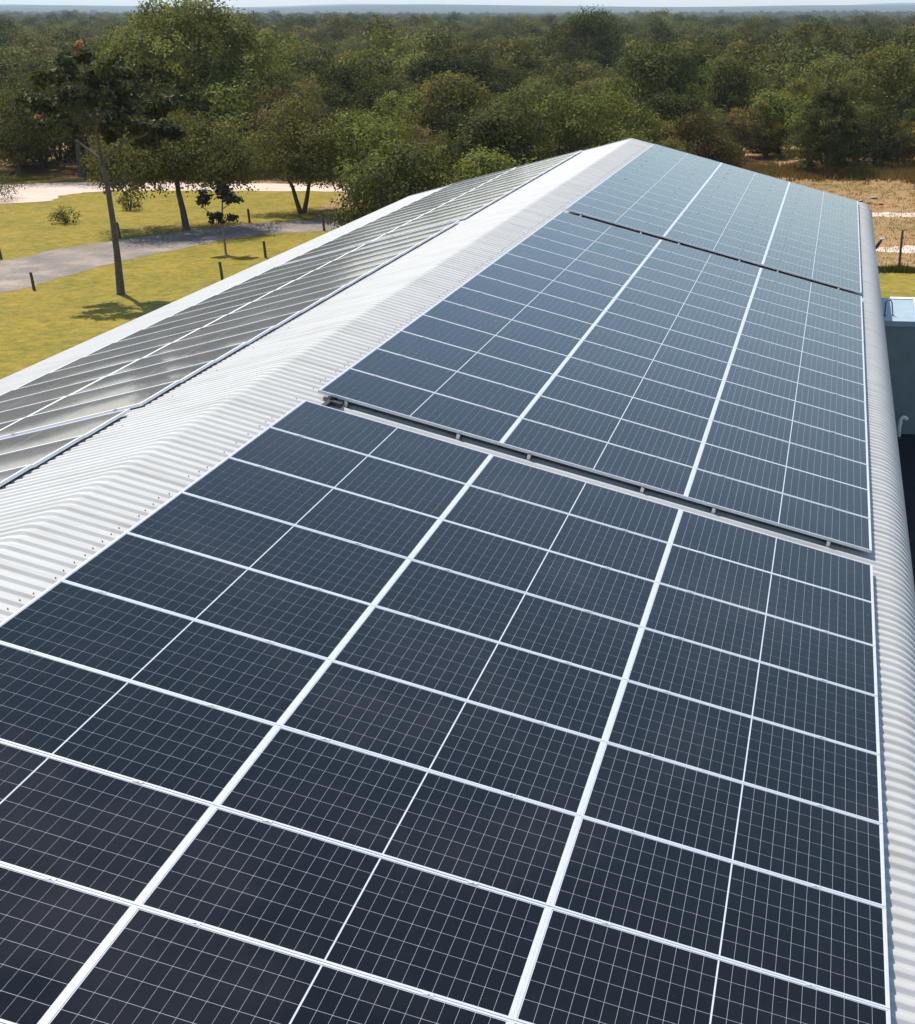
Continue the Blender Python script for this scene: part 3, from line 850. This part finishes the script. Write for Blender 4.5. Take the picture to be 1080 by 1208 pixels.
shrub(11.2, 76.2, 0.9, 1.3, 'dark', 'small dark shrub on the bare dry field', 45)
shrub(-32.2, 44.2, 0.9, 1.3, 'glossy', 'small shrub by the far road verge casting shade', 46)

# ------------------------------------------------------------------ the wood
keep = [(-38.7, 86.3, 5.0), (-29.2, 195.8, 5.5), (-8.3, 133, 4), (5.3, 85.6, 4.0), (8.6, 89.6, 3.5), (-43.4, 78.2, 4.2), (-22.5, 61.8, 3.2), (-18.8, 62.6, 3.0), (-26.2, 55.2, 4)]
def wooded(x, y):
    if y < 44: return False
    if x < -13.5 and y < 63: return False
    if -17.5 - (y-44)*0.12 < x < -1.5 - (y-44)*0.02 and 44 < y <= 78 and not (61.5 < y < 68 and x > -3): return True
    if x <= -17 and y < 77.5 + max(0, (-45-x))*0.2: return False
    if x > -3 and y < 91 + 0.5*math.sin(x): return False
    return y > 77
rw = random.Random(11)
pts = []
cellsz = 4.0; gridc = {}
def far_enough(x, y, dmin):
    gx, gy = int(x//cellsz), int(y//cellsz)
    for i in (-1, 0, 1):
        for j in (-1, 0, 1):
            for (a, b) in gridc.get((gx+i, gy+j), ()):
                if (a-x)**2+(b-y)**2 < dmin*dmin: return False
    return True
TANL, TANR = math.tan(R(-36)), math.tan(R(10))
def in_view(x, y, m=1.0):
    dx, dy = x-CAM.x, y-CAM.y
    return dy > 0 and (-0.68*m)*dy - 6 < dx < 0.20*m*dy + 6
tries = 0
while tries < 60000:
    tries += 1
    y = CAM.y + 60 + 640*rw.random()**0.75
    dy = y-CAM.y
    x = CAM.x + rw.uniform(-0.72*dy-10, 0.24*dy+12)
    if not wooded(x, y) or any((x-a)**2+(y-b)**2 < c*c for a, b, c in keep): continue
    dcam = math.hypot(x-CAM.x, dy)
    open_ = math.sin(x*0.045+2.0)*math.sin(y*0.037+0.7) + 0.5*math.sin(x*0.11+y*0.07)
    if dcam > 118 and open_ > 0.72: continue
    if not far_enough(x, y, 3.2 if dcam < 200 else 4.0): continue
    gridc.setdefault((int(x//cellsz), int(y//cellsz)), []).append((x, y)); pts.append((dcam, x, y))
pts.sort()
near_pts = [p for p in pts if in_view(p[1], p[2])][:290]
near_set = set(near_pts)
count = {}
for d, x, y in near_pts:
    patch = math.sin(x*0.09+1.0)+math.sin(y*0.08+0.3)+rw.uniform(-1.2, 1.2)
    if d < 125: wts = [3, 4, 1.4, 0.8, 2.2, 0.6] if patch > -0.4 else [3, 2, 2.6, 1.2, 0.9, 0.8]
    else: wts = [4, 1.8, 3.2, 1.8, 0.7, 1.6]
    k = rw.choices(range(6), wts)[0]
    cr, tk = kind_mesh[k][rw.randrange(2)]
    sc = rw.uniform(0.58, 1.08) if rw.random() < 0.80 else rw.uniform(1.15, 1.45)
    if d < 100: sc *= 0.86
    size = 'small ' if sc < 0.82 else ('large ' if sc > 1.02 else '')
    zone = 'just behind the gable' if (y < 78 and x > -26) else ('past the sandy path' if d < 135 and x < -20 else ('past the dry field' if x > -3 else ('in the wood behind the roof' if d < 135 else 'deep in the wood')))
    lab = size + KINDS[k][9] + ', ' + zone
    tree(KINDS[k][0], cr, tk, x, y, sc, rw.uniform(0, 6.28), lab, 'tree', 'woodland: ' + lab, szz=rw.uniform(0.85, 1.15))

# the far wood: one mass of instanced trees
src = bpy.data.collections.new('far_wood_source')
for me in far_mesh:
    o = bpy.data.objects.new('far_tree_source', me); src.objects.link(o)
P, SC, RO, PK = [], [], [], []
def addp(x, y, sc):
    P.append((x, y, terrain(x, y))); SC.append((sc, sc, sc*rw.uniform(0.75, 1.15))); RO.append((0, 0, rw.uniform(0, 6.28)))
    PK.append(rw.choices(range(6), [4, 1.6, 3.4, 1.8, 0.6, 1.4])[0])
for p in pts:
    if p not in near_set: addp(p[1], p[2], rw.uniform(0.6, 1.1) if rw.random() > 0.14 else rw.uniform(1.25, 1.7))
nfar = 0
while nfar < 26000:
    r_ = 640 + 2560*rw.random()**0.9
    dx = rw.uniform(-0.72, 0.24)*r_
    x, y = CAM.x+dx, CAM.y+r_
    if math.sin(x*0.011+2.0)*math.sin(y*0.009+0.7) > 0.62 and r_ < 2300: nfar += 0.3; continue
    addp(x, y, rw.uniform(0.9, 1.5) + (r_-640)/2500*0.9 + (0.6 if rw.random() < 0.05 else 0)); nfar += 1
me = bpy.data.meshes.new('far_woodland')
me.from_pydata(P, [], [])
a = me.attributes.new('sc', 'FLOAT_VECTOR', 'POINT'); a.data.foreach_set('vector', np.array(SC, np.float32).reshape(-1))
a = me.attributes.new('ro', 'FLOAT_VECTOR', 'POINT'); a.data.foreach_set('vector', np.array(RO, np.float32).reshape(-1))
a = me.attributes.new('pk', 'INT', 'POINT'); a.data.foreach_set('value', np.array(PK, np.int32))
fw = link('far_woodland', me)
tag(fw, 'far mass of bushveld trees stretching to the hills', 'woodland', kind='stuff')
ng = bpy.data.node_groups.new('scatter_trees', 'GeometryNodeTree')
ng.interface.new_socket('Geometry', in_out='INPUT', socket_type='NodeSocketGeometry')
ng.interface.new_socket('Geometry', in_out='OUTPUT', socket_type='NodeSocketGeometry')
N = ng.nodes
gi, go = N.new('NodeGroupInput'), N.new('NodeGroupOutput')
iop = N.new('GeometryNodeInstanceOnPoints')
ci = N.new('GeometryNodeCollectionInfo'); ci.inputs['Collection'].default_value = src
ci.inputs['Separate Children'].default_value = True; ci.inputs['Reset Children'].default_value = True
def named(nm, t):
    q = N.new('GeometryNodeInputNamedAttribute'); q.data_type = t; q.inputs['Name'].default_value = nm
    return [s for s in q.outputs if s.enabled and s.name == 'Attribute'][0]
ng.links.new(gi.outputs[0], iop.inputs['Points'])
ng.links.new(ci.outputs['Instances'], iop.inputs['Instance'])
iop.inputs['Pick Instance'].default_value = True
ng.links.new(named('pk', 'INT'), iop.inputs['Instance Index'])
er = N.new('FunctionNodeEulerToRotation'); ng.links.new(named('ro', 'FLOAT_VECTOR'), er.inputs[0])
ng.links.new(er.outputs[0], iop.inputs['Rotation'])
ng.links.new(named('sc', 'FLOAT_VECTOR'), iop.inputs['Scale'])
ng.links.new(iop.outputs['Instances'], go.inputs[0])
md = fw.modifiers.new('scatter', 'NODES'); md.node_group = ng

# ------------------------------------------------------------------ grass
def blades(name, spots, mat, hgt, label, wid=0.012, per=9, spread=0.12):
    V, F, tn = [], [], []
    r = random.Random(5)
    for x, y in spots:
        for k in range(per):
            bx, by = x+r.gauss(0, spread), y+r.gauss(0, spread)
            a = r.uniform(0, 6.28); h = hgt*r.uniform(0.5, 1.2); lx, ly = r.gauss(0, 0.3)*h, r.gauss(0, 0.3)*h
            w = wid*r.uniform(0.7, 1.4); n0 = len(V)
            V += [(bx-w*math.cos(a), by-w*math.sin(a), GZ-0.005), (bx+w*math.cos(a), by+w*math.sin(a), GZ-0.005), (bx+lx, by+ly, GZ+h)]
            F.append((n0, n0+1, n0+2)); tn.append(r.random())
    me_ = mesh(name, V, F, mat)
    at_ = me_.attributes.new('tint', 'FLOAT', 'FACE'); at_.data.foreach_set('value', tn)
    o = link(name, me_); tag(o, label, 'grass', kind='stuff'); return o
sp = [(rw.uniform(-2, 22), rw.gauss(86.5, 2.2)) for _ in range(2600)] + [(rw.uniform(9, 30), rw.uniform(84, 96)) for _ in range(1500)]
blades('dry_grass', sp, LEAF['straw'], 0.45, 'long dry grass under the trees at the field edge', 0.03)
sp = [(rw.uniform(7.3, 16), 46.75+rw.gauss(0, 0.14)) for _ in range(900)] + [(8.74+rw.gauss(0, 0.3), 47.2+rw.gauss(0, 0.15)) for _ in range(60)]
blades('weeds', sp, LEAF['dark'], 0.22, 'dark weeds growing along the fence line at the lawn edge', 0.02)
sp = [(rw.uniform(3, 16), rw.uniform(47, 84)) for _ in range(2600)]
blades('dry_grass', sp, LEAF['straw'], 0.10, 'short dry grass tufts scattered over the bare field', 0.02, 7, 0.16)
sp = []
while len(sp) < 5000:
    x, y = rw.uniform(-48, -10), rw.uniform(26, 72)
    if x < -9.5 - max(0, y-34)*0.27: sp.append((x, y))
blades('grass', sp, mat_leaf('lawn_grass_blade', (0.20, 0.17, 0.03), (0.26, 0.21, 0.04), (0.34, 0.26, 0.06), 0.4), 0.035, 'short tufts of yellow-green lawn grass', 0.012, 6, 0.2)

# rubble patch on the dry field
for k in range(7):
    mb = MB(); s_ = rw.uniform(0.10, 0.24)
    vv = []
    for i in range(12):
        a = rw.uniform(0, 6.28); b = rw.uniform(-0.6, 1.3)
        vv.append((s_*math.cos(a)*math.cos(b), s_*math.sin(a)*math.cos(b), s_*0.6*math.sin(b)))
    import bmesh
    bm = bmesh.new()
    for q in vv: bm.verts.new(q)
    bmesh.ops.convex_hull(bm, input=bm.verts)
    me_ = bpy.data.meshes.new('rock'); bm.to_mesh(me_); bm.free(); me_.materials.append(M['stone'])
    tag(link('rock', me_, loc=(7.9+rw.gauss(0, 0.5), 71.5+rw.gauss(0, 0.9), GZ+s_*0.15)), 'small pale rock lying on the bare dry field', 'rock', 'rocks on the dry field')

# ------------------------------------------------------------------ haze
mb = MB(); mb.box(CAM.x-15500, CAM.x+15500, CAM.y-15500, CAM.y+15500, -14.0, 150.0)
hm = bpy.data.materials.new('haze'); hm.use_nodes = True
nt = hm.node_tree
for nd in list(nt.nodes):
    if nd.type == 'BSDF_PRINCIPLED': nt.nodes.remove(nd)
pv = nt.nodes.new('ShaderNodeVolumePrincipled')
pv.inputs['Color'].default_value = (0.66, 0.83, 1.0, 1)
pv.inputs['Density'].default_value = 0.00010
pv.inputs['Anisotropy'].default_value = 0.2
nt.links.new(pv.outputs['Volume'], nt.nodes['Material Output'].inputs['Volume'])
tag(link('haze', mb.data('haze', hm)), kind='stuff')
